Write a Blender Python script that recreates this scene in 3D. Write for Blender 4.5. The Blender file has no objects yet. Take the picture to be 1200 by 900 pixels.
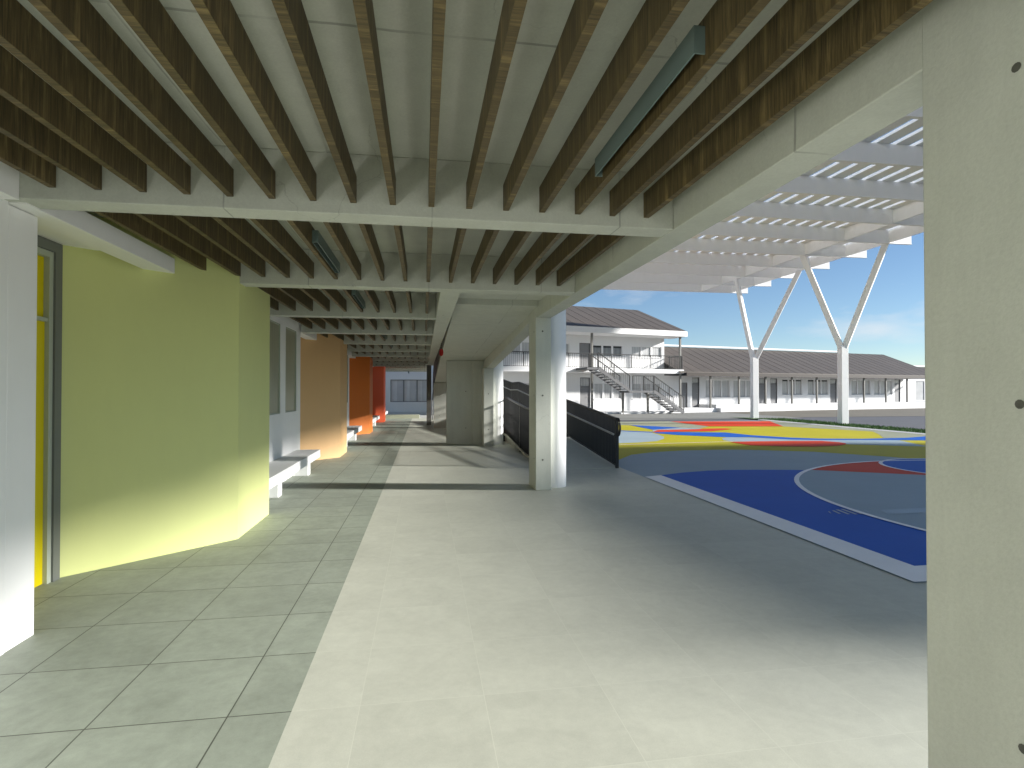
import bpy, bmesh, math, random
from math import sin, cos, pi, radians, atan
from mathutils import Vector, Matrix
random.seed(7)
sc = bpy.context.scene
C = sc.collection

# ------------------------------------------------------------------ materials
def lin(c):
    return tuple(((v/255)/12.92 if v/255 <= .04045 else ((v/255+.055)/1.055)**2.4) for v in c)

class NT:
    def __init__(s, name):
        s.m = bpy.data.materials.new(name); s.m.use_nodes = True
        s.t = s.m.node_tree; s.n = s.t.nodes; s.l = s.t.links
        s.b = s.n['Principled BSDF']
        s.b.inputs['Specular IOR Level'].default_value = .35
    def new(s, k, **kw):
        o = s.n.new(k)
        for a, v in kw.items(): setattr(o, a, v)
        return o
    def link(s, a, b): s.l.new(a, b)
    def obj(s):
        return s.new('ShaderNodeTexCoord').outputs['Object']
    def pos(s):
        return s.new('ShaderNodeNewGeometry').outputs['Position']
    def scaled(s, v, sc_, loc=(0, 0, 0)):
        m = s.new('ShaderNodeMapping'); s.link(v, m.inputs[0])
        m.inputs['Scale'].default_value = sc_; m.inputs['Location'].default_value = loc
        return m.outputs[0]
    def noise(s, v, scale, detail=6, rough=.6, dist=0):
        n = s.new('ShaderNodeTexNoise'); s.link(v, n.inputs['Vector'])
        n.inputs['Scale'].default_value = scale; n.inputs['Detail'].default_value = detail
        n.inputs['Roughness'].default_value = rough; n.inputs['Distortion'].default_value = dist
        return n.outputs['Fac']
    def ramp(s, f, stops):
        r = s.new('ShaderNodeValToRGB'); s.link(f, r.inputs[0])
        e = r.color_ramp.elements
        while len(e) < len(stops): e.new(.5)
        for i, (p, c) in enumerate(stops):
            e[i].position = p
            e[i].color = (c[0], c[1], c[2], 1) if isinstance(c, tuple) else (c, c, c, 1)
        return r.outputs[0]
    def math(s, op, a, b=None):
        m = s.new('ShaderNodeMath', operation=op)
        for i, x in enumerate((a, b)):
            if x is None: continue
            if isinstance(x, (int, float)): m.inputs[i].default_value = x
            else: s.link(x, m.inputs[i])
        return m.outputs[0]
    def mix(s, f, a, b, mode='MIX'):
        m = s.new('ShaderNodeMix', data_type='RGBA', blend_type=mode)
        for i, x in ((0, f), (6, a), (7, b)):
            if isinstance(x, (int, float)): m.inputs[i].default_value = x
            elif isinstance(x, tuple): m.inputs[i].default_value = (x[0], x[1], x[2], 1)
            else: s.link(x, m.inputs[i])
        return m.outputs[2]
    def bump(s, h, st=.2, d=.01):
        b = s.new('ShaderNodeBump'); s.link(h, b.inputs['Height'])
        b.inputs['Strength'].default_value = st; b.inputs['Distance'].default_value = d
        s.link(b.outputs[0], s.b.inputs['Normal'])
    def color(s, c):
        if isinstance(c, tuple): s.b.inputs['Base Color'].default_value = (c[0], c[1], c[2], 1)
        else: s.link(c, s.b.inputs['Base Color'])
    def rough(s, r):
        if isinstance(r, (int, float)): s.b.inputs['Roughness'].default_value = r
        else: s.link(r, s.b.inputs['Roughness'])

def mul(c, k): return tuple(min(1, x*k) for x in c)

def mottled(name, c, var=.06, scale=3, rough=.6, bump=.08, fine=60, spec=.35):
    t = NT(name); v = t.pos()
    a = t.noise(v, scale, 7, .62); b = t.noise(v, fine, 3, .6)
    col = t.ramp(a, [(.3, mul(c, 1-var)), (.7, mul(c, 1+var))])
    col = t.mix(.25, col, t.ramp(b, [(.3, mul(c, 1-var*1.4)), (.7, mul(c, 1+var*1.2))]))
    t.color(col); t.rough(rough); t.bump(b, bump, .004)
    t.b.inputs['Specular IOR Level'].default_value = spec
    return t.m

def grid_line(t, comp, off, pitch, w):
    """1 on the joint, 0 elsewhere, along one world axis"""
    x = t.math('ADD', comp, -off + 500*pitch)
    x = t.math('DIVIDE', x, pitch)
    f = t.math('FRACT', x)
    d = t.math('ABSOLUTE', t.math('SUBTRACT', f, .5))
    return t.math('GREATER_THAN', d, .5 - w/pitch/2)

def tile_mat(name, c, jc, jw, x0, y0, var, rough):
    t = NT(name); v = t.pos()
    sx = t.new('ShaderNodeSeparateXYZ'); t.link(v, sx.inputs[0])
    ix = t.math('FLOOR', t.math('DIVIDE', t.math('ADD', sx.outputs[0], -x0+300), .6))
    iy = t.math('FLOOR', t.math('DIVIDE', t.math('ADD', sx.outputs[1], -y0+300), .6))
    cmb = t.new('ShaderNodeCombineXYZ'); t.link(ix, cmb.inputs[0]); t.link(iy, cmb.inputs[1])
    wn = t.new('ShaderNodeTexWhiteNoise', noise_dimensions='3D'); t.link(cmb.outputs[0], wn.inputs['Vector'])
    # shift the mottling from tile to tile
    sh = t.new('ShaderNodeVectorMath', operation='MULTIPLY_ADD')
    t.link(wn.outputs['Color'], sh.inputs[0]); sh.inputs[1].default_value = (9, 9, 9); t.link(v, sh.inputs[2])
    a = t.noise(sh.outputs[0], 2.6, 8, .68, .6)
    b = t.noise(sh.outputs[0], 14, 6, .7)
    f = t.noise(v, 160, 3, .6)
    col = t.ramp(a, [(.28, mul(c, 1-var)), (.5, c), (.74, mul(c, 1+var))])
    col = t.mix(.35, col, t.ramp(b, [(.3, mul(c, 1-var*1.3)), (.72, mul(c, 1+var*1.3))]))
    col = t.mix(.22, col, t.ramp(f, [(.3, mul(c, .8)), (.7, mul(c, 1.2))]))
    tone = t.ramp(wn.outputs['Value'], [(0, .93), (1, 1.0)])
    col = t.mix(1.0, col, tone, 'MULTIPLY')
    jx = grid_line(t, sx.outputs[0], x0, .6, jw); jy = grid_line(t, sx.outputs[1], y0, .6, jw)
    j = t.math('MAXIMUM', jx, jy)
    col = t.mix(j, col, jc)
    t.color(col)
    t.rough(t.math('ADD', t.math('MULTIPLY', a, .12), rough))
    h = t.math('SUBTRACT', t.math('MULTIPLY', f, .3), j)
    t.bump(h, .25, .003)
    return t.m

GREEN_CONC = (.56, .575, .51)
def concrete(name, c=GREEN_CONC, joints=True):
    t = NT(name); v = t.pos()
    a = t.noise(v, 1.1, 8, .66, .4); b = t.noise(v, 7, 6, .65); f = t.noise(v, 70, 4, .65)
    st = t.noise(t.scaled(v, (3.0, 3.0, .35)), 1.6, 6, .7)
    col = t.ramp(a, [(.28, mul(c, .84)), (.52, c), (.75, mul(c, 1.12))])
    col = t.mix(.4, col, t.ramp(b, [(.3, mul(c, .86)), (.7, mul(c, 1.1))]))
    col = t.mix(.3, col, t.ramp(f, [(.3, mul(c, .74)), (.7, mul(c, 1.2))]))
    col = t.mix(.3, col, t.ramp(st, [(.35, mul(c, .8)), (.65, mul(c, 1.08))]))
    if joints:
        sx = t.new('ShaderNodeSeparateXYZ')
        w = t.new('ShaderNodeVectorMath', operation='MULTIPLY_ADD')
        nz = t.new('ShaderNodeTexNoise'); t.link(v, nz.inputs['Vector']); nz.inputs['Scale'].default_value = 2.2
        nz.inputs['Detail'].default_value = 5
        t.link(nz.outputs['Color'], w.inputs[0]); w.inputs[1].default_value = (.035, .035, .035); t.link(v, w.inputs[2])
        t.link(w.outputs[0], sx.inputs[0])
        jy = grid_line(t, sx.outputs[1], 2.34, 2.5, .016)
        jx = grid_line(t, sx.outputs[0], 1.32, 1.25, .010)
        br = t.noise(v, 1.7, 4, .6)
        gate = t.ramp(br, [(.40, .0), (.58, 1.0)])
        j = t.math('MULTIPLY', t.math('MAXIMUM', jy, jx), gate)
        col = t.mix(t.math('MULTIPLY', j, .62), col, mul(c, .38))
    # short hairline cracks
    vo = t.new('ShaderNodeTexVoronoi', feature='DISTANCE_TO_EDGE'); vo.inputs['Scale'].default_value = .8
    wob = t.new('ShaderNodeVectorMath', operation='MULTIPLY_ADD')
    n2 = t.new('ShaderNodeTexNoise'); t.link(v, n2.inputs['Vector']); n2.inputs['Scale'].default_value = 3; n2.inputs['Detail'].default_value = 6
    t.link(n2.outputs['Color'], wob.inputs[0]); wob.inputs[1].default_value = (.5, .5, .5); t.link(v, wob.inputs[2])
    t.link(wob.outputs[0], vo.inputs['Vector'])
    cr = t.math('LESS_THAN', vo.outputs['Distance'], .0022)
    cr = t.math('MULTIPLY', cr, t.ramp(t.noise(v, .9, 3, .5), [(.54, .0), (.62, .35)]))
    col = t.mix(cr, col, mul(c, .35))
    t.color(col); t.rough(.78)
    t.bump(t.math('ADD', f, t.math('MULTIPLY', b, .6)), .35, .004)
    t.b.inputs['Specular IOR Level'].default_value = .25
    return t.m

def wood(name, dark, light, along='y'):
    t = NT(name); v = t.pos()
    oi = t.new('ShaderNodeObjectInfo')
    off = t.new('ShaderNodeVectorMath', operation='MULTIPLY_ADD')
    cx = t.new('ShaderNodeCombineXYZ'); t.link(oi.outputs['Random'], cx.inputs[0]); t.link(oi.outputs['Random'], cx.inputs[1])
    t.link(cx.outputs[0], off.inputs[0]); off.inputs[1].default_value = (37, 53, 0); t.link(v, off.inputs[2])
    g = t.noise(t.scaled(off.outputs[0], (1.2, 16, 1.2)), 1.6, 7, .7, .5)
    g2 = t.noise(t.scaled(off.outputs[0], (3, 70, 3)), 1.5, 4, .7)
    col = t.ramp(g, [(.3, dark), (.52, mul(dark, 1.45)), (.72, light)])
    col = t.mix(.35, col, t.ramp(g2, [(.35, mul(dark, .8)), (.7, light)]))
    tone = t.ramp(oi.outputs['Random'], [(0, .78), (1, 1.)])
    col = t.mix(1, col, tone, 'MULTIPLY')
    t.color(col); t.rough(.55); t.bump(g2, .2, .002)
    return t.m

def paint(name, c, var=.05, rough=.5, scale=2.0):
    t = NT(name); v = t.pos()
    a = t.noise(v, scale, 7, .6); f = t.noise(v, 120, 3, .6)
    col = t.ramp(a, [(.3, mul(c, 1-var)), (.7, mul(c, 1+var*.6))])
    w_ = t.noise(t.scaled(v, (1.5, 1.5, .4)), 3.5, 8, .75)
    col = t.mix(.5, col, t.ramp(w_, [(.3, mul(c, 1-var*1.6)), (.6, c)]))
    t.color(col); t.rough(t.math('ADD', t.math('MULTIPLY', a, .15), rough-.07)); t.bump(f, .1, .002)
    return t.m

M = {}
M['conc'] = concrete('board_marked_concrete')
M['concplain'] = concrete('smooth_concrete', joints=False)
M['hole'] = mottled('tie_hole_shadow_grey', (.10, .10, .085), .2, 30)
M['white'] = paint('white_plaster', (.88, .88, .87), .03, .6)
M['whitesteel'] = paint('white_painted_steel', (.89, .89, .89), .03, .45)
M['facade'] = paint('white_render', (.76, .76, .76), .035, .7, .6)
M['wood'] = wood('walnut_slat', lin((62, 53, 33)), lin((158, 136, 90)))
M['light_tile'] = tile_mat('light_stone_tile', (.475, .485, .415), (.52, .53, .455), .003, -.30, 2.78, .16, .45)
M['dark_tile'] = tile_mat('grey_green_stone_tile', (.265, .295, .245), (.07, .075, .06), .007, -.90, 2.78, .30, .5)
M['lime'] = paint('lime_paint', (.66, .70, .30), .03, .6)
M['tan'] = paint('apricot_paint', (.74, .47, .23), .03, .6)
M['orange'] = paint('orange_paint', (.72, .19, .025), .03, .6)
M['red'] = paint('red_orange_paint', (.70, .085, .012), .03, .6)
M['yellow'] = paint('yellow_door_paint', (.68, .56, .0), .03, .45)
M['frame_grey'] = paint('grey_frame_paint', (.16, .17, .16), .06, .4)
M['frame_light'] = paint('pale_green_frame_paint', (.42, .46, .38), .04, .45)
M['dark_steel'] = paint('charcoal_steel', (.028, .028, .028), .15, .42)
M['rail_steel'] = paint('brushed_handrail_steel', (.42, .42, .40), .06, .35)
M['curb_rail'] = paint('pale_base_rail', (.50, .50, .40), .06, .45)
M['post_grey'] = paint('grey_post_paint', (.19, .185, .17), .08, .45)
M['fixture'] = paint('grey_green_fixture_metal', (.15, .205, .195), .08, .4)
M['fixture_in'] = paint('fixture_inner_dark', (.03, .037, .037), .08, .5)
M['roof'] = None
M['asphalt'] = mottled('asphalt_grey', (.085, .09, .105), .14, .35, .85, .3, 90)
M['paving'] = mottled('pale_paving', (.22, .22, .205), .10, .5, .8, .2, 60)
M['tanpav'] = mottled('tan_paving', (.16, .145, .115), .12, .4, .85, .2, 60)
M['paleslab'] = mottled('pale_slab', (.5, .5, .48), .08, .8, .7)
M['kerb'] = mottled('white_kerb', (.68, .68, .68), .06, 2, .6)
M['cgrey'] = mottled('court_blue_grey', (.29, .365, .42), .06, .8, .6, .08, 140, .12)
M['cblue'] = mottled('court_blue', (.008, .095, .46), .07, .8, .6, .08, 140, .12)
M['cyellow'] = mottled('court_yellow', (.42, .375, .012), .07, .8, .6, .08, 140, .12)
M['cred'] = mottled('court_red', (.58, .045, .008), .07, .8, .6, .08, 140, .12)
M['cbeige'] = mottled('court_beige', (.30, .31, .22), .07, .8, .5, .08, 140, .12)
M['cwhite'] = mottled('court_line_white', (.80, .80, .81), .05, 2, .5, .08, 140)
M['cpale'] = mottled('court_light_patch', (.27, .36, .44), .05, 2, .5, .08, 140)
M['grassm'] = mottled('grass_green', (.06, .13, .035), .3, 6, .9, .5, 80)
M['eave'] = wood('brown_fascia', lin((34, 22, 12)), lin((50, 34, 20)))
M['redsign'] = paint('red_disc_enamel', (.45, .01, .012), .05, .35)
M['door_grey'] = paint('grey_door_paint', (.22, .22, .225), .05, .5)
M['metal_step'] = paint('galvanised_step', (.20, .20, .205), .08, .5)
M['stringer'] = paint('mid_grey_stringer', (.13, .13, .135), .08, .5)
M['planter'] = mottled('pale_green_concrete', (.48, .50, .38), .06, 3)

def roof_mat():
    t = NT('brown_grey_metal_roof'); v = t.obj()
    sx = t.new('ShaderNodeSeparateXYZ'); t.link(v, sx.inputs[0])
    i = t.math('FLOOR', t.math('DIVIDE', t.math('ADD', sx.outputs[0], 300), .9))
    cmb = t.new('ShaderNodeCombineXYZ'); t.link(i, cmb.inputs[0])
    wn = t.new('ShaderNodeTexWhiteNoise', noise_dimensions='3D'); t.link(cmb.outputs[0], wn.inputs['Vector'])
    n = t.noise(t.scaled(v, (6, .5, .5)), 1, 6, .7)
    c = (.115, .097, .080)
    col = t.ramp(n, [(.3, mul(c, .85)), (.7, mul(c, 1.15))])
    col = t.mix(1, col, t.ramp(wn.outputs['Value'], [(0, .9), (1, 1.)]), 'MULTIPLY')
    t.color(col); t.rough(.5)
    return t.m
M['roof'] = roof_mat()

def glass_mat(name, c1, c2, axis=0, pitch=.09, rough=.15):
    """a pane with a pleated blind behind it: dull stripes and a glossy face"""
    t = NT(name); v = t.obj()
    sx = t.new('ShaderNodeSeparateXYZ'); t.link(v, sx.inputs[0])
    f = t.math('FRACT', t.math('DIVIDE', t.math('ADD', sx.outputs[axis], 200), pitch))
    n = t.noise(v, 1.3, 4, .6)
    col = t.ramp(f, [(.0, mul(c1, .8)), (.5, c1), (1., c2)])
    col = t.mix(.4, col, t.ramp(n, [(.3, mul(c1, .85)), (.7, mul(c2, 1.1))]))
    t.color(col); t.rough(rough); t.b.inputs['Specular IOR Level'].default_value = .5
    return t.m
M['blind'] = glass_mat('olive_blind_glass', (.34, .345, .245), (.42, .425, .31), 1, .11, .3)
M['pane'] = glass_mat('grey_window_glass', (.42, .425, .43), (.54, .54, .54), 0, .22, .2)
M['pane_light'] = glass_mat('pale_blind_glass', (.62, .62, .63), (.72, .72, .72), 0, .8, .2)
M['pane_dark'] = glass_mat('dark_window_glass', (.20, .20, .205), (.26, .26, .26), 0, .3, .2)

# ------------------------------------------------------------------ mesh helper
class MB:
    def __init__(s): s.v = []; s.f = []; s.mi = []; s.cur = 0
    def add(s, vs, fs):
        o = len(s.v); s.v += [tuple(v) for v in vs]
        for f in fs: s.f.append(tuple(i+o for i in f)); s.mi.append(s.cur)
        return s
    def slot(s, i): s.cur = i; return s
    def box(s, x0, x1, y0, y1, z0, z1):
        if x0 > x1: x0, x1 = x1, x0
        if y0 > y1: y0, y1 = y1, y0
        return s.add([(x0,y0,z0),(x1,y0,z0),(x1,y1,z0),(x0,y1,z0),(x0,y0,z1),(x1,y0,z1),(x1,y1,z1),(x0,y1,z1)],
                     [(0,3,2,1),(4,5,6,7),(0,1,5,4),(1,2,6,5),(2,3,7,6),(3,0,4,7)])
    def sheet(s, pts, z):
        a = sum(pts[i][0]*pts[(i+1) % len(pts)][1]-pts[(i+1) % len(pts)][0]*pts[i][1] for i in range(len(pts)))
        if a < 0: pts = pts[::-1]
        return s.add([(p[0], p[1], z) for p in pts], [tuple(range(len(pts)))])
    def prism(s, pts, z0, z1):
        a = sum(pts[i][0]*pts[(i+1) % len(pts)][1]-pts[(i+1) % len(pts)][0]*pts[i][1] for i in range(len(pts)))
        if a < 0: pts = pts[::-1]
        n = len(pts)
        return s.add([(p[0], p[1], z0) for p in pts]+[(p[0], p[1], z1) for p in pts],
                     [tuple(range(n))[::-1], tuple(range(n, 2*n))]+[(i, (i+1) % n, n+(i+1) % n, n+i) for i in range(n)])
    def yz(s, pts, x0, x1):
        """polygon in the y-z plane pulled from x0 to x1"""
        a = sum(pts[i][0]*pts[(i+1) % len(pts)][1]-pts[(i+1) % len(pts)][0]*pts[i][1] for i in range(len(pts)))
        if a < 0: pts = pts[::-1]
        n = len(pts)
        return s.add([(x0, p[0], p[1]) for p in pts]+[(x1, p[0], p[1]) for p in pts],
                     [tuple(range(n))[::-1], tuple(range(n, 2*n))]+[(i, (i+1) % n, n+(i+1) % n, n+i) for i in range(n)])
    def beam(s, a, b, w, h=None, up=(0, 0, 1)):
        """square bar from a to b"""
        h = h or w; a = Vector(a); b = Vector(b); d = (b-a).normalized()
        u = Vector(up)
        if abs(d.dot(u)) > .98: u = Vector((0, 1, 0))
        r = d.cross(u).normalized(); u = r.cross(d).normalized()
        vs = [p+r*i*w/2+u*j*h/2 for p in (a, b) for i, j in ((-1,-1),(1,-1),(1,1),(-1,1))]
        return s.add(vs, [(0,1,2,3),(7,6,5,4),(0,4,5,1),(1,5,6,2),(2,6,7,3),(3,7,4,0)])
    def tube(s, pts, r, n=8, r1=None):
        pts = [Vector(p) for p in pts]; r1 = r if r1 is None else r1
        vs = []; m = len(pts)
        for k, p in enumerate(pts):
            d = (pts[min(k+1, m-1)]-pts[max(k-1, 0)]).normalized()
            u = Vector((0, 0, 1)) if abs(d.z) < .9 else Vector((0, 1, 0))
            a = d.cross(u).normalized(); b = a.cross(d).normalized()
            rr = r+(r1-r)*k/(m-1)
            for i in range(n):
                t = 2*pi*i/n; vs.append(p+a*cos(t)*rr+b*sin(t)*rr)
        fs = [(k*n+i, k*n+(i+1) % n, (k+1)*n+(i+1) % n, (k+1)*n+i) for k in range(m-1) for i in range(n)]
        fs += [tuple(range(n))[::-1], tuple(range((m-1)*n, m*n))]
        return s.add(vs, fs)
    def build(s, name, mat, parent=None, smooth=False, bevel=0):
        me = bpy.data.meshes.new(name)
        L = Vector(parent['_o']) if parent is not None and '_o' in parent else Vector((0, 0, 0))
        me.from_pydata([tuple(Vector(v)-L) for v in s.v], [], s.f)
        mats = mat if isinstance(mat, (list, tuple)) else [mat]
        for q in mats: me.materials.append(M[q])
        for p, i in zip(me.polygons, s.mi): p.material_index = i
        bm = bmesh.new(); bm.from_mesh(me); bmesh.ops.recalc_face_normals(bm, faces=bm.faces) if s.closed() else None
        bm.to_mesh(me); bm.free()
        o = bpy.data.objects.new(name, me); C.objects.link(o)
        if parent is not None: o.parent = parent
        if parent is not None and '_o' in parent: o['_o'] = tuple(parent['_o'])
        if smooth:
            for p in me.polygons: p.use_smooth = True
            try: me.set_sharp_from_angle(angle=radians(40))
            except Exception: pass
        if bevel:
            b = o.modifiers.new('bevel', 'BEVEL'); b.width = bevel; b.segments = 2; b.limit_method = 'ANGLE'; b.angle_limit = radians(50)
        return o
    def closed(s): return all(len(f) >= 3 for f in s.f) and len(s.f) > 5

def tag(o, label=None, cat=None, group=None, kind=None):
    if label: o['label'] = label
    if cat: o['category'] = cat
    if group: o['group'] = group
    o['kind'] = kind or 'thing'
    return o
def thing(name, label, cat, loc=(0, 0, 0), group=None, rz=0, local=False):
    o = bpy.data.objects.new(name, None); C.objects.link(o)
    o.location = loc; o.rotation_euler.z = rz; o.empty_display_size = .2
    o['_o'] = (0, 0, 0) if local else tuple(loc)
    return tag(o, label, cat, group)
def struct(o): o['kind'] = 'structure'; return o
ORD = ['first','second','third','fourth','fifth','sixth','seventh','eighth','ninth','tenth','eleventh','twelfth','thirteenth']

# ------------------------------------------------------------------ camera
cam = bpy.data.cameras.new('camera'); co = bpy.data.objects.new('camera', cam); C.objects.link(co)
co.location = (0, 0, 1.52)
co.rotation_euler = (pi/2+atan(7.3/652), 0, -radians(9.02))
cam.sensor_fit = 'HORIZONTAL'; cam.sensor_width = 36; cam.lens = 36*652/1200
cam.clip_start = .05; cam.clip_end = 2000
sc.camera = co

# ------------------------------------------------------------------ ground
g = MB(); g.sheet([(-600, -600), (600, -600), (600, 600), (-600, 600)], -.045)
struct(g.build('ground', 'asphalt'))
g = MB(); g.box(-3.4, -.615, -8, 30.45, -.04, 0)
struct(g.build('corridor_floor', 'dark_tile'))
g = MB(); g.box(-.615, 3.82, -8, 30.45, -.04, 0)
struct(g.build('walkway', 'light_tile'))
g = MB(); g.box(3.82, 17.05, -8, 3.85, -.04, 0)
struct(g.build('pavement', 'light_tile'))
g = MB(); g.box(-8, 1.7, 30.45, 36.5, -.04, -.004)
struct(g.build('path', 'paleslab'))
g = MB(); g.sheet([(1.7, 30.4), (5.4, 27.6), (5.4, 33.4), (1.7, 32.4)], -.036)
g.sheet([(5.4, 27.6), (5.4, 33.0), (17.9, 36.2), (20.6, 36.9), (21.0, 31.5), (21.0, 28.1)], -.036)
struct(g.build('path', 'paving'))
g = MB(); g.sheet([(21.0, 29.2), (21.0, 37.4), (50, 44.0), (50, 29.2)], -.036)
struct(g.build('paved_yard', 'tanpav'))
g = MB(); g.box(3.82, 17.05, 3.85, 25.62, -.04, 0)
struct(g.build('court', 'cgrey'))

mk = MB(); Zc = .002
names = ['cyellow', 'cbeige', 'cgrey', 'cblue', 'cred', 'cwhite', 'cpale']
def poly(col, pts, lay): mk.slot(names.index(col)); mk.sheet(pts, Zc*lay)
poly('cyellow', [(4.2,11.63),(4.83,12.51),(5.55,12.94),(6.45,13.19),(7.62,13.21),(8.23,13.05),(9.5,12.41),(10.43,11.28),(10.87,10.58),(13.52,9.2),(17,8.6),(17,17),(16.33,18.16),(14.95,21.37),(11.82,21.75),(10.29,21.19),(8.82,23.03),(7.6,24.6),(3.82,25.6),(3.82,11.0)], 1)
poly('cbeige', [(8.0,25.62),(11.79,25.62),(11.79,25.27),(11.82,21.75),(10.82,20.65),(10.29,21.19),(8.85,23.09)], 2)
poly('cbeige', [(16.62,25.62),(16.92,25.62),(16.92,16.45),(16.54,16.08),(16.02,15.82),(15.11,15.48),(14.41,15.59),(15.49,16.97),(16.33,18.16),(14.88,21.27)], 2)
poly('cgrey', [(7.1,19.93),(8.08,19.22),(8.0,18.6),(7.93,17.98),(7.75,17.2),(7.47,16.53),(6.88,15.74),(6.21,15.4),(5.42,15.21),(3.9,15.3),(3.9,20)], 2)
poly('cgrey', [(9.26,16.25),(9.71,16.72),(10.34,16.39),(11.15,15.64),(14.24,14.85),(13.42,13.05),(11.66,14.02),(11.71,14.97),(10.84,15.16),(9.57,15.17),(9.05,15.22),(8.99,15.69)], 2)
poly('cgrey', [(8.67,20.22),(10.29,21.19),(10.82,20.65),(10.99,20.23),(10.52,19.17),(8.2,19.11)], 3)
poly('cblue', [(8.23,19.19),(9.26,18.94),(10.68,18.51),(10.89,17.26),(11.55,16.2),(12.23,15.71),(13.48,15.42),(15.16,15.53),(16.02,15.82),(16.54,16.08),(16.9,16.3),(16.9,14.6),(15.2,14.6),(14.24,14.85),(13.18,15.08),(11.88,15.26),(11.11,15.59),(10.41,16.51),(9.63,16.67),(8.51,17.71),(8.1,18.53)], 4)
poly('cblue', [(8.85,23.09),(10.29,21.19),(8.69,20.27)], 4)
poly('cblue', [(4.2,23.2),(8.23,19.19),(8.1,18.88),(4.2,22.7)], 4)
poly('cred', [(11.81,25.4),(16.68,24.86),(14.88,21.27),(11.82,21.75)], 5)
poly('cred', [(8.16,19.04),(8.83,20.11),(9.48,20.09),(10.45,20.22),(10.91,20.49),(11.84,20.49),(11.9,20.1),(11.53,19.82),(10.52,19.17)], 5)
poly('cred', [(8.83,15.07),(9.55,15.14),(10.77,15.06),(11.72,14.97),(11.93,14.52),(11.9,14.2),(11.64,13.9),(11.16,13.59),(10.31,13.47),(9.53,13.66),(8.87,14.07)], 5)
# near half: blue field and the two circles
BC, BR = (10.1, 5.75), 4.78
def arc(c, r, a0, a1, n=48): return [(c[0]+r*cos(radians(a0+(a1-a0)*i/n)), c[1]+r*sin(radians(a0+(a1-a0)*i/n))) for i in range(n+1)]
poly('cblue', [(4.17,4.2),(4.17,9.4),(4.71,9.65),(5.3,9.8),(5.67,9.83),(6.3,9.76),(7.0,9.62),(8,9.3),(9.5,8.6),(17,6),(17,4.2)], 2)
pts = arc(BC, BR, -18.9, 198.9, 96)
poly('cgrey', pts, 3)
a0 = 127.0
red = [p for p in arc(BC, BR, 20, 127, 40)]
poly('cred', red+[(7.27,9.57),(8.0,9.15),(8.88,8.64),(11.2,7.9),(14.59,7.3)], 4)
def ring(c, r, w, a0, a1, lay, n=72):
    o = arc(c, r+w/2, a0, a1, n); i = arc(c, r-w/2, a0, a1, n)
    mk.slot(names.index('cwhite'))
    for k in range(n): mk.sheet([i[k], o[k], o[k+1], i[k+1]], Zc*lay)
ring(BC, BR, .075, -18.9, 198.9, 6)
poly('cblue', arc((10.57, 9.2), 1.58, 0, 360, 48)[:-1], 5)
ring((10.57, 9.2), 1.58, .07, 0, 360, 6, 48)
poly('cpale', [(5.7,6.23),(9.2,6.3),(9.0,6.03),(5.59,6.0)], 5)  # bar of light across the circle, put into the court colour
# light leaking onto the blue field, painted as small pale dashes
mk.slot(names.index('cpale'))
for k, w in enumerate((.03, .05, .06, .06, .06, .05, .04)):
    x = 4.93+.085*k; hh = (.05, .09, .13, .15, .14, .11, .06)[k]
    mk.sheet([(x, 6.2-hh), (x+w*.7, 6.2-hh), (x+w*.7+.05, 6.2+hh), (x+.05, 6.2+hh)], Zc*5)
# borders
mk.slot(names.index('cwhite'))
mk.sheet([(3.82,3.85),(4.17,3.85),(4.17,9.38),(3.82,9.25)], Zc*5)
mk.sheet([(4.17,3.85),(17.05,3.85),(17.05,4.2),(4.17,4.2)], Zc*5)
mk.sheet([(16.92,4.2),(17.05,4.2),(17.05,25.62),(16.92,25.62)], Zc*5)
# thin line of the outer court
mk.sheet([(3.9,14.55),(9.0,15.16),(9.0,15.22),(3.9,14.62)], Zc*6)
struct(mk.build('court_marking', names))
g = MB(); g.box(17.05, 17.25, 3.85, 26.4, -.04, .02)
struct(g.build('kerb', 'kerb', bevel=.01))

# grass strip: soil sheet with many short blades
gb = MB(); random.seed(3)
gb.sheet([(17.25,6),(18.9,6),(18.9,26.0),(17.25,29.5)], .0)
for i in range(9000):
    x = random.uniform(17.27, 18.98); y = random.uniform(12, 27.2)
    h = random.uniform(.03, .09); a = random.uniform(0, pi); w = .012
    dx, dy = cos(a)*w, sin(a)*w
    gb.add([(x-dx, y-dy, 0), (x+dx, y+dy, 0), (x+random.uniform(-.03, .03), y+random.uniform(-.03, .03), h)], [(0, 1, 2)])
o = gb.build('grass', 'grassm')
tag(o, 'narrow strip of short green grass along the far side of the painted court', 'grass', kind='stuff')

# ------------------------------------------------------------------ covered walk: slab, beams, slats
g = MB(); g.box(-7, 1.91, -8, 33.78, 3.0, 3.28)
struct(g.build('ceiling', 'conc'))
YB = [3.58+2.5*i for i in range(-2, 13)]
def holes(mb, pts, axis, r=.014):
    """dark conical formwork tie holes, 2 mm proud discs set in a face"""
    mb.slot(1)
    for p in pts:
        n = 10; c = Vector(p); vs = []
        for i in range(n):
            t = 2*pi*i/n
            if axis == 'x': vs.append(c+Vector((-.002, cos(t)*r, sin(t)*r)))
            elif axis == 'y': vs.append(c+Vector((cos(t)*r, -.002, sin(t)*r)))
            else: vs.append(c+Vector((cos(t)*r, sin(t)*r, -.002)))
        mb.add(vs, [tuple(range(n))])
    mb.slot(0)
def wall_x(y):
    """where the left wall face stands at y"""
    ym = (y-3.9) % 7.0
    return -1.9 if 2.3 < ym < 3.5 else -2.3
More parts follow.
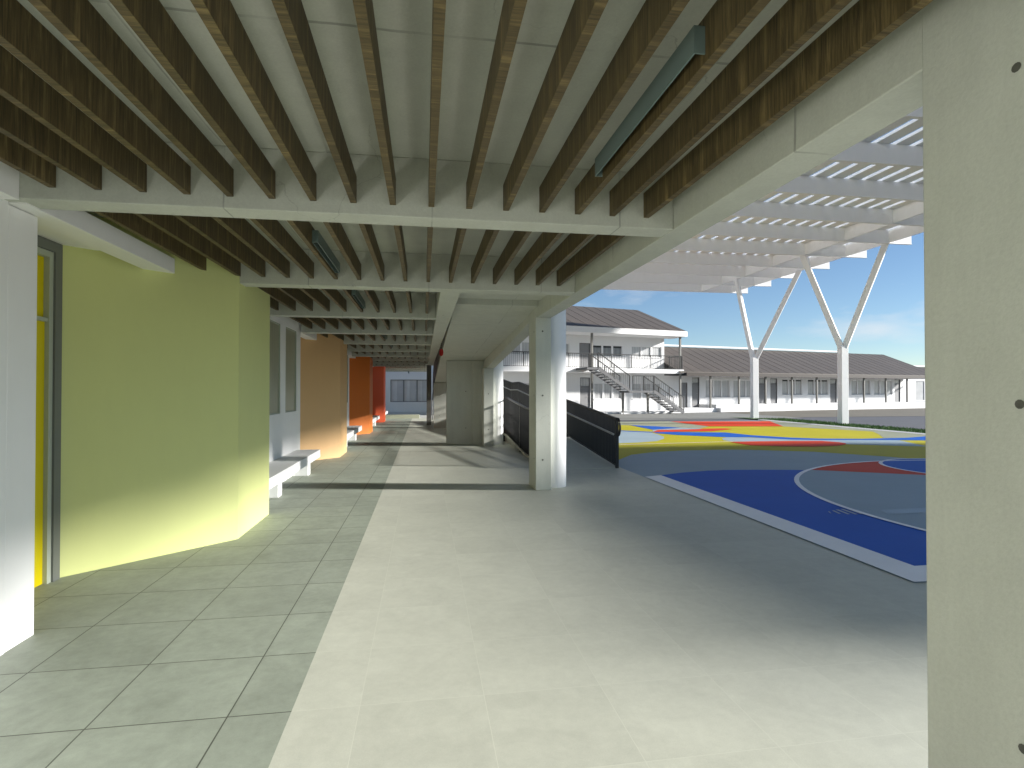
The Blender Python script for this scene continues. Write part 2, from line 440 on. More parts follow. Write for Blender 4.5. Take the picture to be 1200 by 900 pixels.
for i, y in enumerate(YB):
    if i == 0: continue
    n = i-1
    xr = 1.688 if y < 7 else .178
    mb = MB(); mb.box(-2.6 if y > 3 and y < 4 else -2.5, xr, y, y+.2, 2.62, 3.0)
    o = mb.build('concrete_beam', ['conc', 'hole'], bevel=.006)
    lab = 'concrete cross beam behind the viewpoint' if n == 0 else 'concrete cross beam under the ceiling, %s from the camera' % ORD[n-1]
    if n == 0: lab = 'concrete cross beam just overhead, nearer than all other cross beams'
    tag(o, lab, 'beam', 'concrete cross beams of the covered walk')
XS = [-2.12+.2407*k for k in range(16)]
for i in range(1, len(YB)-1):
    y0, y1 = YB[i]+.2, YB[i+1]
    n = 16 if i <= 2 else 10
    if i == 1: y0 = 1.28
    place = ['', 'nearest the camera', 'between the first and second cross beams'][i] if i <= 2 else 'between the %s and %s cross beams' % (ORD[i-2], ORD[i-1])
    t = thing('slat_ceiling', 'row of %s dark walnut ceiling slats %s' % ('sixteen' if n == 16 else 'ten', place), 'ceiling slats', ((XS[0]+XS[n-1])/2, (y0+y1)/2, 2.69), 'walnut slat rows between the concrete beams')
    for k in range(n):
        mb = MB(); mb.box(XS[k]-.0185, XS[k]+.0185, y0+.003, y1-.003, 2.69, 2.857)
        mb.build('slat', 'wood', t)

# edge beam along the court
mb = MB(); mb.box(1.69, 1.91, -6, 8.84, 2.62, 2.998)
mb.yz([(8.84, 2.62), (15.3, 2.11), (24.8, 1.62), (24.8, 2.1), (15.3, 2.62), (8.84, 2.998)], 1.69, 1.91)
tag(mb.build('edge_beam', ['conc', 'hole'], bevel=.006), 'long concrete edge beam over the columns on the court side', 'beam')
mb = MB(); mb.box(.182, .41, 6.28, 24.98, 2.62, 2.998)
holes(mb, [(.28, 8.2, 2.62), (.3, 13.2, 2.62)], 'z')
tag(mb.build('inner_beam', ['conc', 'hole'], bevel=.006), 'concrete beam running down the walk beside the sloping slab', 'beam')

# concrete columns with round white ones behind
def column(x0, x1, y0, y1, top, label, hp):
    mb = MB(); mb.box(x0, x1, y0, y1, 0, top)
    holes(mb, hp[0], 'x'); holes(mb, hp[1], 'y')
    tag(mb.build('concrete_column', ['concplain', 'hole'], bevel=.008), label, 'column', 'concrete columns on the court side')
column(1.686, 1.93, 1.12, 1.655, 2.99, 'large concrete column filling the right edge of the picture', ([(1.686, 1.345, z) for z in (.5, 1.48, 2.45)], []))
column(1.682, 1.925, 8.3, 8.84, 2.99, 'concrete column in front of the taller white round column by the ramp', ([(1.682, 8.42, z) for z in (.47, 1.44, 2.42)], [(1.79, 8.3, z) for z in (.46, 1.44, 2.42)]))
column(1.61, 1.88, 15.05, 15.6, 2.125, 'concrete column beside the wall panel under the sloping slab', ([], [(1.74, 15.05, z) for z in (.45, 1.42)]))
for x, y, r, lab in ((2.075, 8.64, .165, 'white round column beside the nearer free standing concrete column'), (2.05, 15.55, .165, 'white round column beside the farther concrete column under the slab')):
    mb = MB(); mb.tube([(x, y, 0), (x, y, 3.6)], r, 40)
    tag(mb.build('round_column', 'white', smooth=True), lab, 'column', 'white round columns')

# sloping slab overhead, its walls, guard and post
mb = MB()
mb.box(.45, 1.688, 6.28, 7.98, 2.84, 2.998)
mb.yz([(8.16, 2.78), (11.2, 2.60), (15.79, 2.37), (22.8, 1.83), (24.8, 1.66), (24.8, 1.86), (22.8, 2.03), (15.79, 2.57), (11.2, 2.80), (8.16, 2.96)], .45, 1.688)
tag(mb.build('ramp_slab', ['conc', 'hole']), 'sloping concrete ramp slab seen from below beyond the second cross beam', 'ramp slab')
mb = MB(); mb.box(.64, 1.688, 15.79, 16.1, 0, 2.36); holes(mb, [(1.18, 15.79, z) for z in (.45, 1.49)], 'y')
mb.box(1.36, 1.6, 15.72, 15.788, 0, 2.36)
tag(mb.build('concrete_wall', ['concplain', 'hole'], bevel=.006), 'wide concrete wall panel under the slab, next to a column', 'wall')
mb = MB(); mb.box(.4, 1.4, 22.7, 23.0, 0, 1.82); holes(mb, [(.62, 22.7, z) for z in (.5, 1.3)], 'y')
tag(mb.build('concrete_wall', ['concplain', 'hole'], bevel=.006), 'low concrete wall panel farther back under the slab', 'wall')
t = thing('ramp_guard', 'dark steel guard along the sloping slab above the walk', 'guard', (.43, 16, 2.4))
mb = MB(); mb.yz([(8.6, 2.80), (15.79, 2.44), (22.8, 1.90), (26.2, 1.0), (26.2, 2.1), (22.8, 3.0), (15.79, 3.5), (8.6, 3.9)], .418, .436)
mb.build('panel', 'dark_steel', t)
mb = MB(); mb.tube([(.40, 26.3, .12), (.40, 26.3, 1.0), (.42, 26.0, 1.35), (.43, 25.2, 1.62)], .022, 8)
mb.build('handrail', 'rail_steel', t, True)
mb = MB(); mb.box(.13, .33, 24.62, 24.82, 0, 2.62)
tag(mb.build('steel_post', 'post_grey', bevel=.006), 'dark grey square post at the far end of the inner beam', 'post')
# red disc on the guard
t = thing('round_sign', 'small red round disc hung beside the sloping slab', 'disc', (.40, 13.05, 2.40))
mb = MB(); mb.tube([(.412, 13.05, 2.40), (.397, 13.0425, 2.40)], .085, 24); mb.build('disc', 'redsign', t, True)
mb = MB(); mb.beam((.405, 13.06, 2.47), (.405, 13.06, 2.62), .012); mb.build('bracket', 'dark_steel', t)

# light fixtures: open troughs hung between the slats
def fixture(x0, x1, y0, y1, z0, label):
    t = thing('light_fixture', label, 'light fixture', ((x0+x1)/2, (y0+y1)/2, z0), 'linear light fixtures')
    h = .1; w = .006
    mb = MB(); mb.box(x0, x0+w, y0, y1, z0, z0+h); mb.box(x1-w, x1, y0, y1, z0, z0+h)
    mb.box(x0+w, x1-w, y0, y0+w, z0, z0+h); mb.box(x0+w, x1-w, y1-w, y1, z0, z0+h); mb.box(x0+w, x1-w, y0+w, y1-w, z0+h-w, z0+h)
    mb.build('housing', 'fixture', t)
    mb = MB(); mb.box(x0+w, x1-w, y0+w, y1-w, z0+h-w-.03, z0+h-w-.002); mb.build('reflector', 'fixture_in', t)
fixture(.948, .998, 1.84, 3.0, 2.72, 'grey green light fixture between slats on the right, nearest the camera')
for i in (2, 3, 5, 6, 8, 9, 13):
    y1 = YB[i+1]-.03 if i < 13 else 33.9
    fixture(-.897, -.849, y1-1.35, y1-.15, 2.72 if i < 13 else 2.52, 'small light fixture in the %s row of slats from the camera' % ORD[i-1] if i < 13 else 'small light fixture hanging at the far end of the ceiling')

# ------------------------------------------------------------------ left side of the walk
def wall_open_x(mb, xf, xb, y0, y1, z0, z1, ops):
    """solid wall with its face at xf, with openings (ya,yb,za,zb)"""
    ys = sorted({y0, y1} | {v for o in ops for v in o[:2]}); zs = sorted({z0, z1} | {v for o in ops for v in o[2:]})
    for a, b in zip(ys, ys[1:]):
        for c, d in zip(zs, zs[1:]):
            if any(o[0] <= (a+b)/2 <= o[1] and o[2] <= (c+d)/2 <= o[3] for o in ops): continue
            mb.box(xf, xb, a, b, c, d)
cols = [('lime', 'lime green'), ('tan', 'apricot'), ('orange', 'orange'), ('red', 'red orange')]
for m, (mat, word) in enumerate(cols):
    dy = 7.0*m
    mb = MB(); mb.prism([(-2.92, 5.03+dy), (-1.87, 6.06+dy), (-1.87, 7.22+dy), (-3.3, 7.22+dy), (-3.3, 5.03+dy)], 0, 2.998)
    tag(mb.build('painted_wall', mat, bevel=.004), ['lime green angled wall panel, nearest the camera', 'apricot angled wall panel between the lime green and orange panels', 'orange angled wall panel beyond the apricot one', 'red orange angled wall panel, farthest down the walk'][m], 'wall', 'angled colour wall panels')
    # window wall with bench after each panel
    ya, yb = 7.222+dy, 11.0+dy
    ops = [(7.55+dy, 8.38+dy, 1.14, 2.60), (8.70+dy, 9.54+dy, 1.14, 2.60), (9.86+dy, 10.70+dy, 1.14, 2.60)]
    where = ['between the lime green and apricot panels', 'between the apricot and orange panels', 'between the orange and red orange panels', 'beyond the red orange panel'][m]
    if m == 3: yb = 30.4; ops = []
    t = thing('window_wall', 'white wall with tall blind covered windows '+where if m < 3 else 'short plain white wall beyond the red orange panel', 'wall', (-2.5, (ya+yb)/2, 0), 'white window walls')
    mb = MB(); wall_open_x(mb, -2.3, -2.55, ya, yb, 0, 2.998, ops); mb.build('wall', 'white', t)
    for (a, b, c, d) in ops:
        w = MB(); e = .022
        w.box(-2.36, -2.312, a, a+e, c, d); w.box(-2.36, -2.312, b-e, b, c, d); w.box(-2.36, -2.312, a+e, b-e, c, c+e); w.box(-2.36, -2.312, a+e, b-e, d-e, d)
        f = w.build('window', 'frame_light', t)
        w = MB(); w.box(-2.34, -2.325, a+e, b-e, c+e, d-e); w.build('pane', 'blind', f)
    # bench
    b0 = 7.224+dy; b1 = min(10.7+dy, 30.3)
    t = thing('bench', 'white wall bench '+where, 'bench', (-2.08, (b0+b1)/2, 0), 'white benches along the wall')
    mb = MB(); mb.box(-2.298, -1.88, b0, b1, .29, .43); mb.build('seat', 'white', t, bevel=.006)
    legs = (8.3+dy, 10.35+dy) if m < 3 else (28.7, 30.0)
    for yy in legs:
        mb = MB(); mb.box(-2.298, -2.03, yy, yy+.22, 0, .29); mb.build('leg', 'white', t, bevel=.004)
    # recess with a door before each panel
    r0 = 3.9+dy; r1 = 5.028+dy
    doorlab = ['yellow door with grey frame beside the lime green panel', 'yellow door hidden in the recess beside the apricot panel', 'yellow door hidden in the recess beside the orange panel', 'yellow door hidden in the recess beside the red orange panel'][m]
    if m == 0:
        t = thing('door', doorlab, 'door', (-2.95, 4.5, 0))
        mb = MB(); mb.box(-3.05, -2.90, 4.945, r1, 0, 2.70); mb.box(-3.05, -2.90, r0, r0+.08, 0, 2.70); mb.box(-3.05, -2.90, r0+.08, 4.945, 2.62, 2.70)
        mb.build('outer_frame', 'frame_grey', t)
        mb = MB(); mb.box(-3.04, -2.915, 4.895, 4.943, 0, 2.618); mb.box(-3.04, -2.915, r0+.082, r0+.13, 0, 2.618)
        mb.box(-3.04, -2.915, r0+.13, 4.895, 2.57, 2.618); mb.box(-3.04, -2.925, r0+.13, 4.895, 2.06, 2.09)
        mb.build('inner_frame', 'frame_light', t)
        mb = MB(); mb.box(-3.0, -2.945, r0+.132, 4.893, .005, 2.058); lf = mb.build('leaf', 'yellow', t)
        mb = MB(); mb.tube([(-2.945, 4.12, 1.05), (-2.90, 4.12, 1.05), (-2.90, 4.24, 1.05)], .009, 8); mb.build('handle', 'rail_steel', lf, True)
        mb = MB(); mb.box(-3.0, -2.955, r0+.132, 4.893, 2.092, 2.568); mb.build('transom_panel', 'yellow', t)
    # recess back wall above and behind the door, its lowered ceiling and the white header beam
    t = thing('recess_header', 'white header beam and lowered ceiling over the doorway '+['before the lime green panel', 'before the apricot panel', 'before the orange panel', 'before the red orange panel'][m], 'header', (-2.6, (r0+r1)/2, 2.7), 'white headers over the doorways')
    mb = MB(); mb.box(-2.5, -2.3, r0 if m else 3.652, 5.62+dy, 2.61, 2.75); mb.build('header_beam', 'white', t, bevel=.004)
    mb = MB(); mb.box(-3.3, -2.502, r0-.2, 5.2+dy, 2.705, 2.75); mb.build('soffit', 'white', t)
    if m == 0:
        mb = MB(); mb.box(-3.3, -3.052, r0-.3, r1, 0, 2.704); mb.build('back_wall', 'white', t)
    else:
        mb = MB(); mb.box(-3.3, -2.95, r0+.002, r1, 0, 2.704); mb.build('back_wall', 'white', t)
    if m == 0:
        mb = MB(); mb.box(-2.9, -2.39, 3.65, 3.9, 0, 2.604)
        tag(mb.build('white_column', 'white', bevel=.005), 'white square column at the left edge, in front of the yellow door', 'column')
mb = MB(); mb.box(-3.2, -2.39, -8, 3.648, 0, 2.998); mb.box(-2.388, -2.29, -8, 3.578, 2.61, 2.998)
tag(mb.build('white_wall', 'white'), 'white wall and band at the far left, before the white square column', 'wall')
# planter at the end
mb = MB(); mb.box(-2.25, -.22, 30.5, 31.0, -.03, .19)
tag(mb.build('low_bench', 'planter', bevel=.01), 'low pale green concrete kerb bench closing the end of the walk', 'bench')

# ------------------------------------------------------------------ ramp with guards on the court side
def rz_(y):
    if y < 10.43: return 0
    if y < 21.7: return .078*(y-10.43)
    if y < 23.5: return .078*11.27
    return .078*11.27+.07*(y-23.5)
mb = MB(); ys = [10.43, 14, 18, 21.7, 23.5, 27]
mb.yz([(y, rz_(y)+.006) for y in ys]+[(27, -.03), (10.43, -.03)], 2.42, 3.815)
struct(mb.build('ramp', 'light_tile'))
t = thing('ramp_railing', 'long black barred railing on the court side of the ramp, with looped end', 'railing', (3.73, 10.5, 0), 'black ramp railings')
mb = MB()
for a, b in zip(ys, ys[1:]): mb.beam((3.73, a, rz_(a)+.96), (3.73, b, rz_(b)+.96), .045, .04); mb.beam((3.73, a, rz_(a)+.05), (3.73, b, rz_(b)+.05), .03, .03)
mb.build('rail_frame', 'dark_steel', t)
mb = MB(); y = 10.5
while y < 26.9:
    mb.beam((3.73, y, rz_(y)+.05), (3.73, y, rz_(y)+.95), .03, .012); y += .095
mb.build('railing_bars', 'dark_steel', t)
for y in (10.43, 14.2, 18, 21.7, 23.5, 26.9):
    mb = MB(); mb.box(3.70, 3.76, y-.03, y+.03, -.01, rz_(y)+.965); mb.build('railing_post', 'dark_steel', t)
mb = MB(); mb.tube([(3.66, y, rz_(y)+.66) for y in ys], .022, 8); mb.build('handrail', 'rail_steel', t, True)
mb = MB(); L = []
for i in range(13):
    a = pi/2-pi*i/12; L.append((3.73+.02, 10.43-.11*cos(a)-.02, .80+.165*sin(a)))
L = [(3.75, 10.43, .965)]+L+[(3.70, 10.46, .65)]
mb.tube(L, .021, 8); mb.build('end_loop', 'dark_steel', t, True)
def lz(y): return max(0, min(.2, .067*(y-12.72)))
t = thing('ramp_railing', 'dark railing with pale base rail at the walk side of the ramp, behind columns', 'railing', (2.36, 13, 0), 'black ramp railings')
ys2 = [10.9, 12.72, 15.7, 19, 22]
mb = MB()
for a, b in zip(ys2, ys2[1:]): mb.beam((2.36, a, lz(a)+1.1), (2.36, b, lz(b)+1.1), .045, .04)
mb.build('rail_frame', 'dark_steel', t)
mb = MB(); y = 10.95
while y < 21.9:
    mb.beam((2.36, y, lz(y)+.03), (2.36, y, lz(y)+1.09), .03, .012); y += .08
mb.build('railing_bars', 'dark_steel', t)
mb = MB()
for a, b in zip(ys2, ys2[1:]): mb.beam((2.34, a, lz(a)+.03), (2.34, b, lz(b)+.03), .06, .04)
mb.build('base_rail', 'curb_rail', t)
for y in (10.9, 13.5, 16.4, 19.2, 21.9):
    mb = MB(); mb.box(2.33, 2.39, y-.03, y+.03, 0, lz(y)+1.1); mb.build('railing_post', 'dark_steel', t)

# ------------------------------------------------------------------ canopy over the court
ZB = 7.81
CX0, CX1 = 5.0, 20.75
cy = [-1.11+2.45*k for k in range(15)]
t = thing('canopy', 'large white steel canopy with slatted roof over the painted court', 'canopy', (13, 21, ZB))
for y in cy:
    mb = MB(); mb.box(CX0, CX1, y-.03, y+.03, ZB, ZB+.56); mb.box(CX0, CX1, y-.06, y+.06, ZB-.012, ZB)
    mb.build('cross_girder', 'whitesteel', t)
for x in (6.2, 8.6, 17.55, 19.67):
    mb = MB()
    for a, b in zip(cy, cy[1:]): mb.box(x-.03, x+.03, a+.031, b-.031, ZB+.02, ZB+.54)
    mb.build('long_girder', 'whitesteel', t)
mb = MB(); x = CX0+.05
while x < CX1-.42:
    # each roof slat leans slightly, with a gap to the next one
    ya_, yb_ = cy[0]-.3, cy[-1]+.4
    mb.box(x, x+.42, ya_, yb_, ZB+.565, ZB+.65)
    x += .61
mb.build('roof_slats', 'whitesteel', t)
for (x, y, lab) in ((18.6, 22.35, 'white forked steel column under the canopy, nearer and right of the other'), (17.85, 27.95, 'white forked steel column under the canopy, farther and left of the other')):
    dx = 0 if y < 25 else -.1
    fz = 3.5 if y < 25 else 3.3
    t = thing('forked_column', lab, 'column', (x, y, 0), 'white forked canopy columns')
    mb = MB(); mb.box(x-.17, x+.17, y-.14, y+.14, -.04, fz); mb.build('post', 'whitesteel', t, bevel=.01)
    for sx, sy in ((-1, 1), (1, -1)):
        ex = (17.55 if sx < 0 else 19.67); ey = y+sy*1.25
        if y > 25: ey = y+sy*1.25
        mb = MB(); mb.beam((x+sx*.07, y, fz-.1), (ex, ey, ZB+.05), .16, .24); mb.build('arm', 'whitesteel', t, bevel=.008)

# ------------------------------------------------------------------ school buildings (turned 13 degrees)
RO = (26.8, 38.47, -.04); RA = radians(13.2)
def wall_open_t(mb, s0, s1, t0, t1, z0, z1, ops):
    ss = sorted({s0, s1} | {v for o in ops for v in o[:2]}); zs = sorted({z0, z1} | {v for o in ops for v in o[2:]})
    for a, b in zip(ss, ss[1:]):
        for c, d in zip(zs, zs[1:]):
            if any(o[0] <= (a+b)/2 <= o[1] and o[2] <= (c+d)/2 <= o[3] for o in ops): continue
            mb.box(a, b, t0, t1, c, d)
def win(par, s0, s1, z0, z1, n, t, mat='pane', blind=False):
    e = .05; w = MB()
    w.box(s0, s0+e, t+.04, t+.12, z0, z1); w.box(s1-e, s1, t+.04, t+.12, z0, z1)
    w.box(s0+e, s1-e, t+.04, t+.12, z0, z0+e); w.box(s0+e, s1-e, t+.04, t+.12, z1-e, z1)
    for i in range(1, n):
        x = s0+(s1-s0)*i/n; w.box(x-.07, x+.07, t+.03, t+.12, z0+e, z1-e)
    w.box(s0-.04, s1+.04, t-.04, t+.04, z0-.04, z0)
    f = w.build('window', 'facade', par)
    p = MB(); p.box(s0+e, s1-e, t+.09, t+.11, z0+e, z1-e); p.build('pane', mat, f)
    if blind:
        q = MB(); q.box(s0+e, s1-e, t+.075, t+.088, z1-e-.13, z1-e); q.build('blind_box', 'dark_steel', f)
def sdoor(par, s0, s1, z0, z1, t, transom=.0):
    f = MB(); e = .05
    f.box(s0, s0+e, t+.03, t+.12, z0, z1); f.box(s1-e, s1, t+.03, t+.12, z0, z1); f.box(s0+e, s1-e, t+.03, t+.12, z1-e, z1)
    d = f.build('door', 'stringer', par)
    top = z1-e-transom
    p = MB(); p.box(s0+e, s1-e, t+.07, t+.11, z0+.01, top); p.build('leaf', 'door_grey', d)
    if transom:
        p = MB(); p.box(s0+e, s1-e, t+.08, t+.10, top+.03, z1-e); p.build('transom_pane', 'pane', d)
    h = MB(); h.tube([(s1-e-.1, t+.07, z0+1.0), (s1-e-.1, t+.02, z0+1.0), (s1-e-.2, t+.02, z0+1.0)], .012, 6); h.build('handle', 'rail_steel', d, True)

# two-storey block
b2 = thing('school_building', 'white two storey school building with balcony and brown metal roof', 'building', RO, rz=RA, local=True)
T = 1.55
up = [(-24.3,-21.9,3.85,4.70), (-21.6,-19.2,3.85,4.70), (-18.9,-17.3,3.85,4.70), (-15.55,-13.15,3.88,4.66), (-12.4,-9.85,3.88,4.66)]
lo = [(-24.3,-21.9,.95,2.05), (-21.6,-19.2,.95,2.05), (-15.42,-13.2,.95,2.05), (-12.33,-9.95,.95,2.05)]
dr = [(-16.55,-15.7,3.05,4.75), (-16.5,-15.72,.12,2.42), (-8.25,-7.55,.3,2.12)]
mb = MB(); wall_open_t(mb, -25.5, -9.62, T, T+.3, 0, 5.45, up+lo+dr[:2])
wall_open_t(mb, -9.62, -7.15, T, T+.3, 0, 2.62, dr[2:])
mb.box(-25.5, -25.2, T+.3, 11, 0, 5.45); mb.box(-9.92, -9.62, T+.3, 11, 0, 5.45); mb.box(-25.2, -9.92, 10.7, 11, 0, 5.45)
mb.box(-25.2, -9.92, T+.3, T+.5, 0, 5.4)
mb.box(-9.62, -7.15, T+.3, T+.5, 0, 2.6)
mb.build('wall', 'facade', b2)
for o_ in up: win(b2, *o_, 3, T, 'pane' if o_[0] < -16 or o_[0] > -13 else 'pane_dark', o_[0] > -16 and o_[0] < -13)
for o_ in lo: win(b2, *o_, 3, T)
sdoor(b2, *dr[0], T); sdoor(b2, *dr[1], T, .55); sdoor(b2, *dr[2], T)
# roof
def gable(par, s0, s1, t0, tr, t1, ze, zr, capn=None):
    mb = MB(); th = .07
    mb.yz([(t0, ze), (tr, zr), (t1, ze), (t1, ze-th), (tr, zr-th), (t0, ze-th)], s0, s1)
    x = s0+.3
    while x < s1:
        for ta, tb in ((t0, tr), (t1, tr)):
            a = Vector((x, ta, ze+.006)); b = Vector((x, tb, zr+.006)); mb.beam(a, b, .025, .012)
        x += .9
    return mb.build('roof', 'roof', par)
gable(b2, -26, -9.05, -.18, 5.6, 11.4, 5.66, 7.9)
mb = MB(); mb.box(-26, -9.02, -.24, -.19, 5.27, 5.64); mb.box(-26, -9.02, -.19, T-.01, 5.27, 5.34)
mb.yz([(-.19, 5.56), (5.6, 7.8), (5.6, 7.6), (-.19, 5.30)], -9.03, -8.97)
mb.build('fascia', 'facade', b2)
mb = MB(); mb.yz([(T, 5.45), (5.6, 7.78), (10.9, 5.45)], -9.86, -9.66); mb.build('gable_wall', 'facade', b2)
mb = MB(); mb.box(-26, -9.18, -.05, T-.005, 2.72, 2.99); mb.build('balcony_slab', 'facade', b2)
def railing(par, segs, z0, z1, mat='dark_steel', pitch=.13, name='balcony_railing'):
    r = MB()
    for (a, b) in segs:
        A = Vector(a); B = Vector(b); n = max(1, int((B-A).length/pitch))
        up_ = Vector((0, 0, z1)); lo_ = Vector((0, 0, z0))
        r.beam(A+up_, B+up_, .05, .05); r.beam(A+lo_, B+lo_, .03, .03)
        for i in range(n+1):
            p = A.lerp(B, i/n); w = .045 if i % 12 == 0 else .016
            r.beam(p+lo_, p+up_, w, w)
    return r.build(name, mat, par)
railing(b2, [((-26, 0, 2.99), (-9.3, 0, 2.99)), ((-9.3, 0, 2.99), (-9.3, T, 2.99))], .06, .93)
for s in (-23.5, -16.45, -9.4):
    mb = MB(); mb.box(s-.06, s+.06, .02, .14, 0, 2.72); mb.box(s-.06, s+.06, .02, .14, 2.99, 5.27); mb.build('post', 'post_grey', b2)
mb = MB(); mb.box(-26, -6.3, -.1, T, 0, .14); mb.box(-14.6, -9.6, -.5, -.1, 0, .10); mb.box(-9.2, -6.3, .05, T-.01, .14, .3); mb.build('plinth', 'facade', b2)

# external stair in front of it
st = thing('external_stair', 'dark steel outside staircase climbing to the white balcony', 'staircase', RO, rz=RA, local=True)
fl = [((-16.9, 2.92), (-14.6, 1.55)), ((-12.75, 1.50), (-10.35, .06))]
for (s0, z0), (s1, z1) in fl:
    for tt in (-1.45, -.35):
        mb = MB(); mb.beam((s0, tt, z0), (s1, tt, z1), .05, .2); mb.build('stringer', 'stringer', st)
    n = 9
    for i in range(n):
        s = s0+(s1-s0)*(i+.5)/n; z = z0+(z1-z0)*(i+.5)/n
        mb = MB(); mb.box(s-.15, s+.15, -1.42, -.38, z-.02, z+.03); mb.build('tread', 'metal_step', st)
mb = MB(); mb.box(-14.62, -12.7, -1.46, -.34, 1.40, 1.52); mb.build('landing', 'stringer', st)
mb = MB(); mb.box(-17.7, -16.85, -1.46, -.06, 2.84, 2.97); mb.build('top_landing', 'stringer', st)
r = MB()
def sl(a, b, n):
    A = Vector(a); B = Vector(b)
    r.beam(A+Vector((0, 0, .98)), B+Vector((0, 0, .98)), .05, .05); r.beam(A+Vector((0, 0, .14)), B+Vector((0, 0, .14)), .025, .025)
    for i in range(n+1):
        p = A.lerp(B, i/n); w = .05 if i in (0, n//2, n) else .014
        r.beam(p+Vector((0, 0, .05)), p+Vector((0, 0, .98)), w, w)
for tt in (-1.45, -.35):
    sl((-16.9, tt, 2.92), (-14.6, tt, 1.50), 16); sl((-12.72, tt, 1.50), (-10.35, tt, .1), 16)
sl((-14.35, -1.45, 1.5), (-12.75, -1.45, 1.5), 12)
r.build('stair_railing', 'dark_steel', st)
mb = MB(); mb.box(-12.55, -12.43, -.5, -.38, 0, 1.4); mb.build('post', 'post_grey', st)
mb = MB(); mb.box(-14.5, -14.38, -.5, -.38, 0, 1.4); mb.build('post', 'post_grey', st)

# one-storey block
b1 = thing('school_building', 'long white single storey school building with brown roof and verandah posts', 'building', RO, rz=RA, local=True)
T1 = 1.8
ops_w = [(-5.67,-3.31,1.02,2.36), (-2.97,-1.04,1.02,2.36), (2.09,4.27,1.18,2.46), (4.93,7.27,1.18,2.46), (10.09,12.45,1.17,2.46), (12.95,15.35,1.17,2.46)]
ops_d = [(-6.96,-6.24,.32,2.5), (-.38,.31,.5,2.5), (.82,1.55,.5,2.5), (7.5,8.3,.5,2.52), (8.62,9.3,.5,2.52), (15.63,16.42,.5,2.55)]
mb = MB(); wall_open_t(mb, -7.12, 16.85, T1, T1+.25, 0, 2.72, ops_w+ops_d)
mb.box(16.6, 16.85, T1+.25, 8.4, 0, 2.72); mb.box(-7.1, 16.6, T1+.25, T1+.45, 0, 2.7); mb.box(-7.1, 16.6, 8.2, 8.4, 0, 2.7)
mb.yz([(T1, 2.72), (5, 4.9), (8.4, 2.72)], 16.6, 16.85)
mb.build('wall', 'facade', b1)
for i, o_ in enumerate(ops_w): win(b1, *o_, 3, T1, 'pane', 2 <= i <= 3)
for o_ in ops_d: sdoor(b1, *o_, T1, .35)
gable(b1, -9.6, 18.9, -.18, 5, 10.2, 2.84, 5.02)
mb = MB(); mb.box(-9.1, 18.95, -.24, -.19, 2.56, 2.80); mb.box(18.9, 18.97, -.19, 10.2, 2.62, 2.74)
mb.build('fascia', 'eave', b1)
mb = MB(); mb.box(-9.6, 12.6, 4.9, 5.1, 5.07, 5.2); mb.build('ridge_cap', 'facade', b1)
for s in (-6.76, -4.13, -1.54, 1.14, 3.79, 6.44, 9.19, 11.87, 14.58):
    mb = MB(); mb.box(s-.055, s+.055, .0, .11, .5 if s > -6 else .3, 2.72); mb.build('post', 'post_grey', b1)
mb = MB(); mb.box(-6.3, 22, -.02, T1, 0, .53); mb.box(-6.2, -.0, -.35, -.02, 0, .3); mb.build('plinth', 'facade', b1)

# small building behind on the right
b3 = thing('outbuilding', 'white low building with dark roof half hidden beyond the verandah', 'building', RO, rz=RA, local=True)
mb = MB(); wall_open_t(mb, 19.6, 40, 5.2, 5.5, 0, 3.0, [(24.0, 28.5, .5, 2.5)])
mb.box(19.6, 19.9, 5.5, 13, 0, 3.0); mb.box(19.9, 40, 5.5, 5.7, 0, 2.9); mb.build('wall', 'facade', b3)
win(b3, 24.0, 28.5, .5, 2.5, 3, 5.2)
gable(b3, 19.3, 40, 4.9, 9, 13.1, 3.0, 4.15)
mb = MB(); mb.box(19.3, 40, 8.9, 9.1, 4.2, 4.32); mb.build('ridge_cap', 'facade', b3)

# white building closing the walk
b4 = thing('annex_building', 'plain white building with a wide window closing the far end of the walk', 'building', (-2.5, 36.5, 0))
mb = MB(); wall_open_t(mb, -9, .9, 36.5, 36.8, -.04, 4.2, [(-2.11, .35, .76, 2.2)])
mb.box(-9, .9, 36.8, 37.0, 0, 4.2); mb.box(-9, .9, 37.0, 38.5, 3.9, 4.2)
mb.build('wall', 'white', b4)
w = MB(); w.box(-2.11, -2.07, 36.54, 36.6, .76, 2.2); w.box(.31, .35, 36.54, 36.6, .76, 2.2); w.box(-2.07, .31, 36.54, 36.6, .76, .8); w.box(-2.07, .31, 36.54, 36.6, 2.16, 2.2)
for x in (-1.27, -.42): w.box(x-.03, x+.03, 36.54, 36.6, .8, 2.16)
f = w.build('window', 'door_grey', b4)
p = MB(); p.box(-2.07, .31, 36.62, 36.64, .8, 2.16); p.build('pane', 'pane_light', f)
mb = MB(); mb.box(-9, .9, 36.35, 36.498, -.04, .14); mb.build('plinth', 'facade', b4)

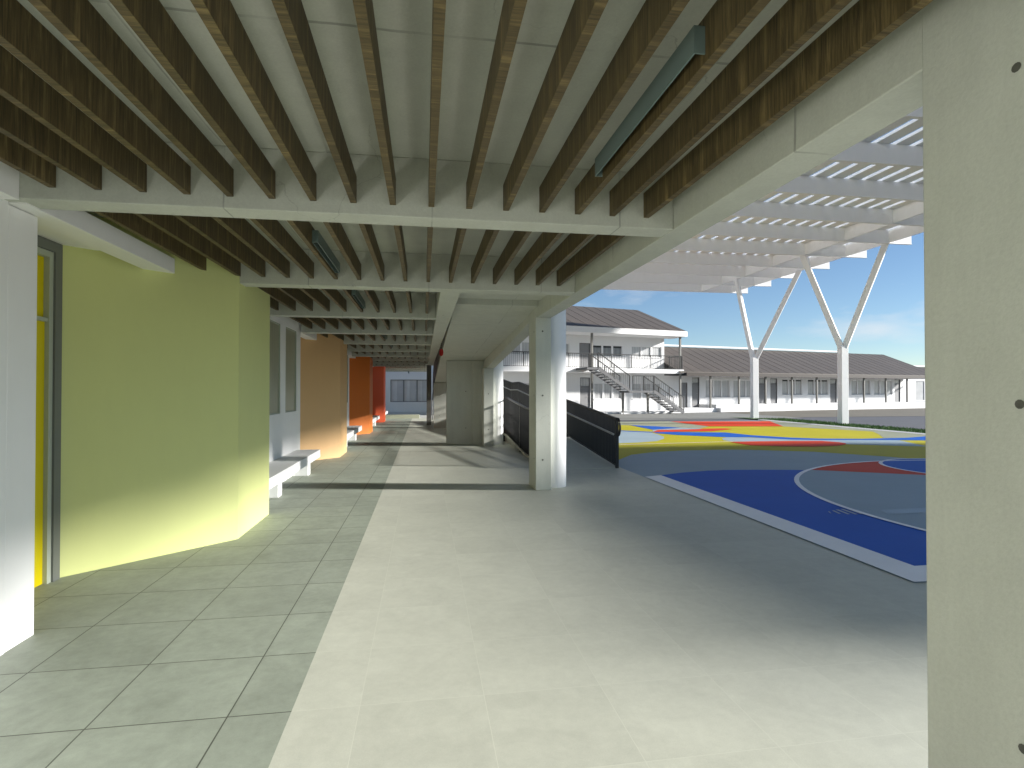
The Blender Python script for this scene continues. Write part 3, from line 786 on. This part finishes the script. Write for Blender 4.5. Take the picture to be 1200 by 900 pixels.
# added block out of view, put here to shade near court and floor
b5 = thing('shadow_block', 'added unseen white block casting shade over the near court from the east', 'building', (22.6, 2.8, 0), local=True)
H = 7.55
fp = [(.7, -3.9), (0, 0), (0, 7.2), (11, 7.2), (11, -3.9)]
mb = MB(); mb.prism(fp, -.04, H-.3); mb.build('wall', 'facade', b5)
mb = MB(); mb.prism([(.35, -4.2), (-.3, -.1), (-.3, 7.5), (11.3, 7.5), (11.3, -4.2)], H-.298, H); mb.build('roof', 'roof', b5)
for y in (.4, 2.2, 4.0, 5.6):
    for z in (1.0, 4.3):
        w = MB(); e = .06
        w.box(-.05, -.002, y, y+e, z, z+1.4); w.box(-.05, -.002, y+1.5-e, y+1.5, z, z+1.4); w.box(-.05, -.002, y+e, y+1.5-e, z, z+e); w.box(-.05, -.002, y+e, y+1.5-e, z+1.4-e, z+1.4)
        f = w.build('window', 'stringer', b5)
        p = MB(); p.box(-.03, -.004, y+e, y+1.5-e, z+e, z+1.4-e); p.build('pane', 'pane', f)

# ------------------------------------------------------------------ light
SUN_EL, SUN_AZ = 19.0, 101.0          # degrees up, degrees from +Y towards +X
w = bpy.data.worlds.new('World'); sc.world = w; w.use_nodes = True
nt = w.node_tree; bg = nt.nodes['Background']
sky = nt.nodes.new('ShaderNodeTexSky'); sky.sky_type = 'NISHITA'; sky.sun_disc = False
sky.sun_elevation = radians(SUN_EL); sky.sun_rotation = radians(SUN_AZ)
sky.air_density = .85; sky.dust_density = 0; sky.ozone_density = 3.0
tc = nt.nodes.new('ShaderNodeTexCoord'); mp = nt.nodes.new('ShaderNodeMapping')
mp.inputs['Scale'].default_value = (2.2, 2.2, 7.0); nt.links.new(tc.outputs['Generated'], mp.inputs[0])
nz = nt.nodes.new('ShaderNodeTexNoise'); nz.inputs['Scale'].default_value = 2.3; nz.inputs['Detail'].default_value = 8; nz.inputs['Roughness'].default_value = .55
nt.links.new(mp.outputs[0], nz.inputs['Vector'])
cr = nt.nodes.new('ShaderNodeValToRGB'); cr.color_ramp.elements[0].position = .56; cr.color_ramp.elements[1].position = .80
cr.color_ramp.elements[0].color = (0, 0, 0, 1); cr.color_ramp.elements[1].color = (.6, .6, .6, 1)
nt.links.new(nz.outputs['Fac'], cr.inputs[0])
mx = nt.nodes.new('ShaderNodeMix'); mx.data_type = 'RGBA'; nt.links.new(cr.outputs[0], mx.inputs[0])
nt.links.new(sky.outputs[0], mx.inputs[6]); mx.inputs[7].default_value = (6.5, 6.6, 6.8, 1)
nt.links.new(mx.outputs[2], bg.inputs[0]); bg.inputs[1].default_value = .052
sun = bpy.data.lights.new('sun', 'SUN'); so = bpy.data.objects.new('sun', sun); C.objects.link(so)
sun.energy = 4.2; sun.angle = radians(3.0); sun.color = (1, .97, .92)
e, a = radians(SUN_EL), radians(SUN_AZ)
d = Vector((sin(a)*cos(e), cos(a)*cos(e), sin(e)))
so.rotation_euler = d.to_track_quat('Z', 'Y').to_euler(); so.location = d*60

vs = sc.view_settings
vs.view_transform = 'Standard'; vs.look = 'None'; vs.gamma = 1; vs.exposure = 1.38
try: vs.use_curve_mapping = False
except Exception: pass
sc.render.engine = 'CYCLES'
cy_ = sc.cycles
cy_.max_bounces = 12; cy_.diffuse_bounces = 8; cy_.use_denoising = True
for o in bpy.data.objects:
    if '_o' in o: del o['_o']
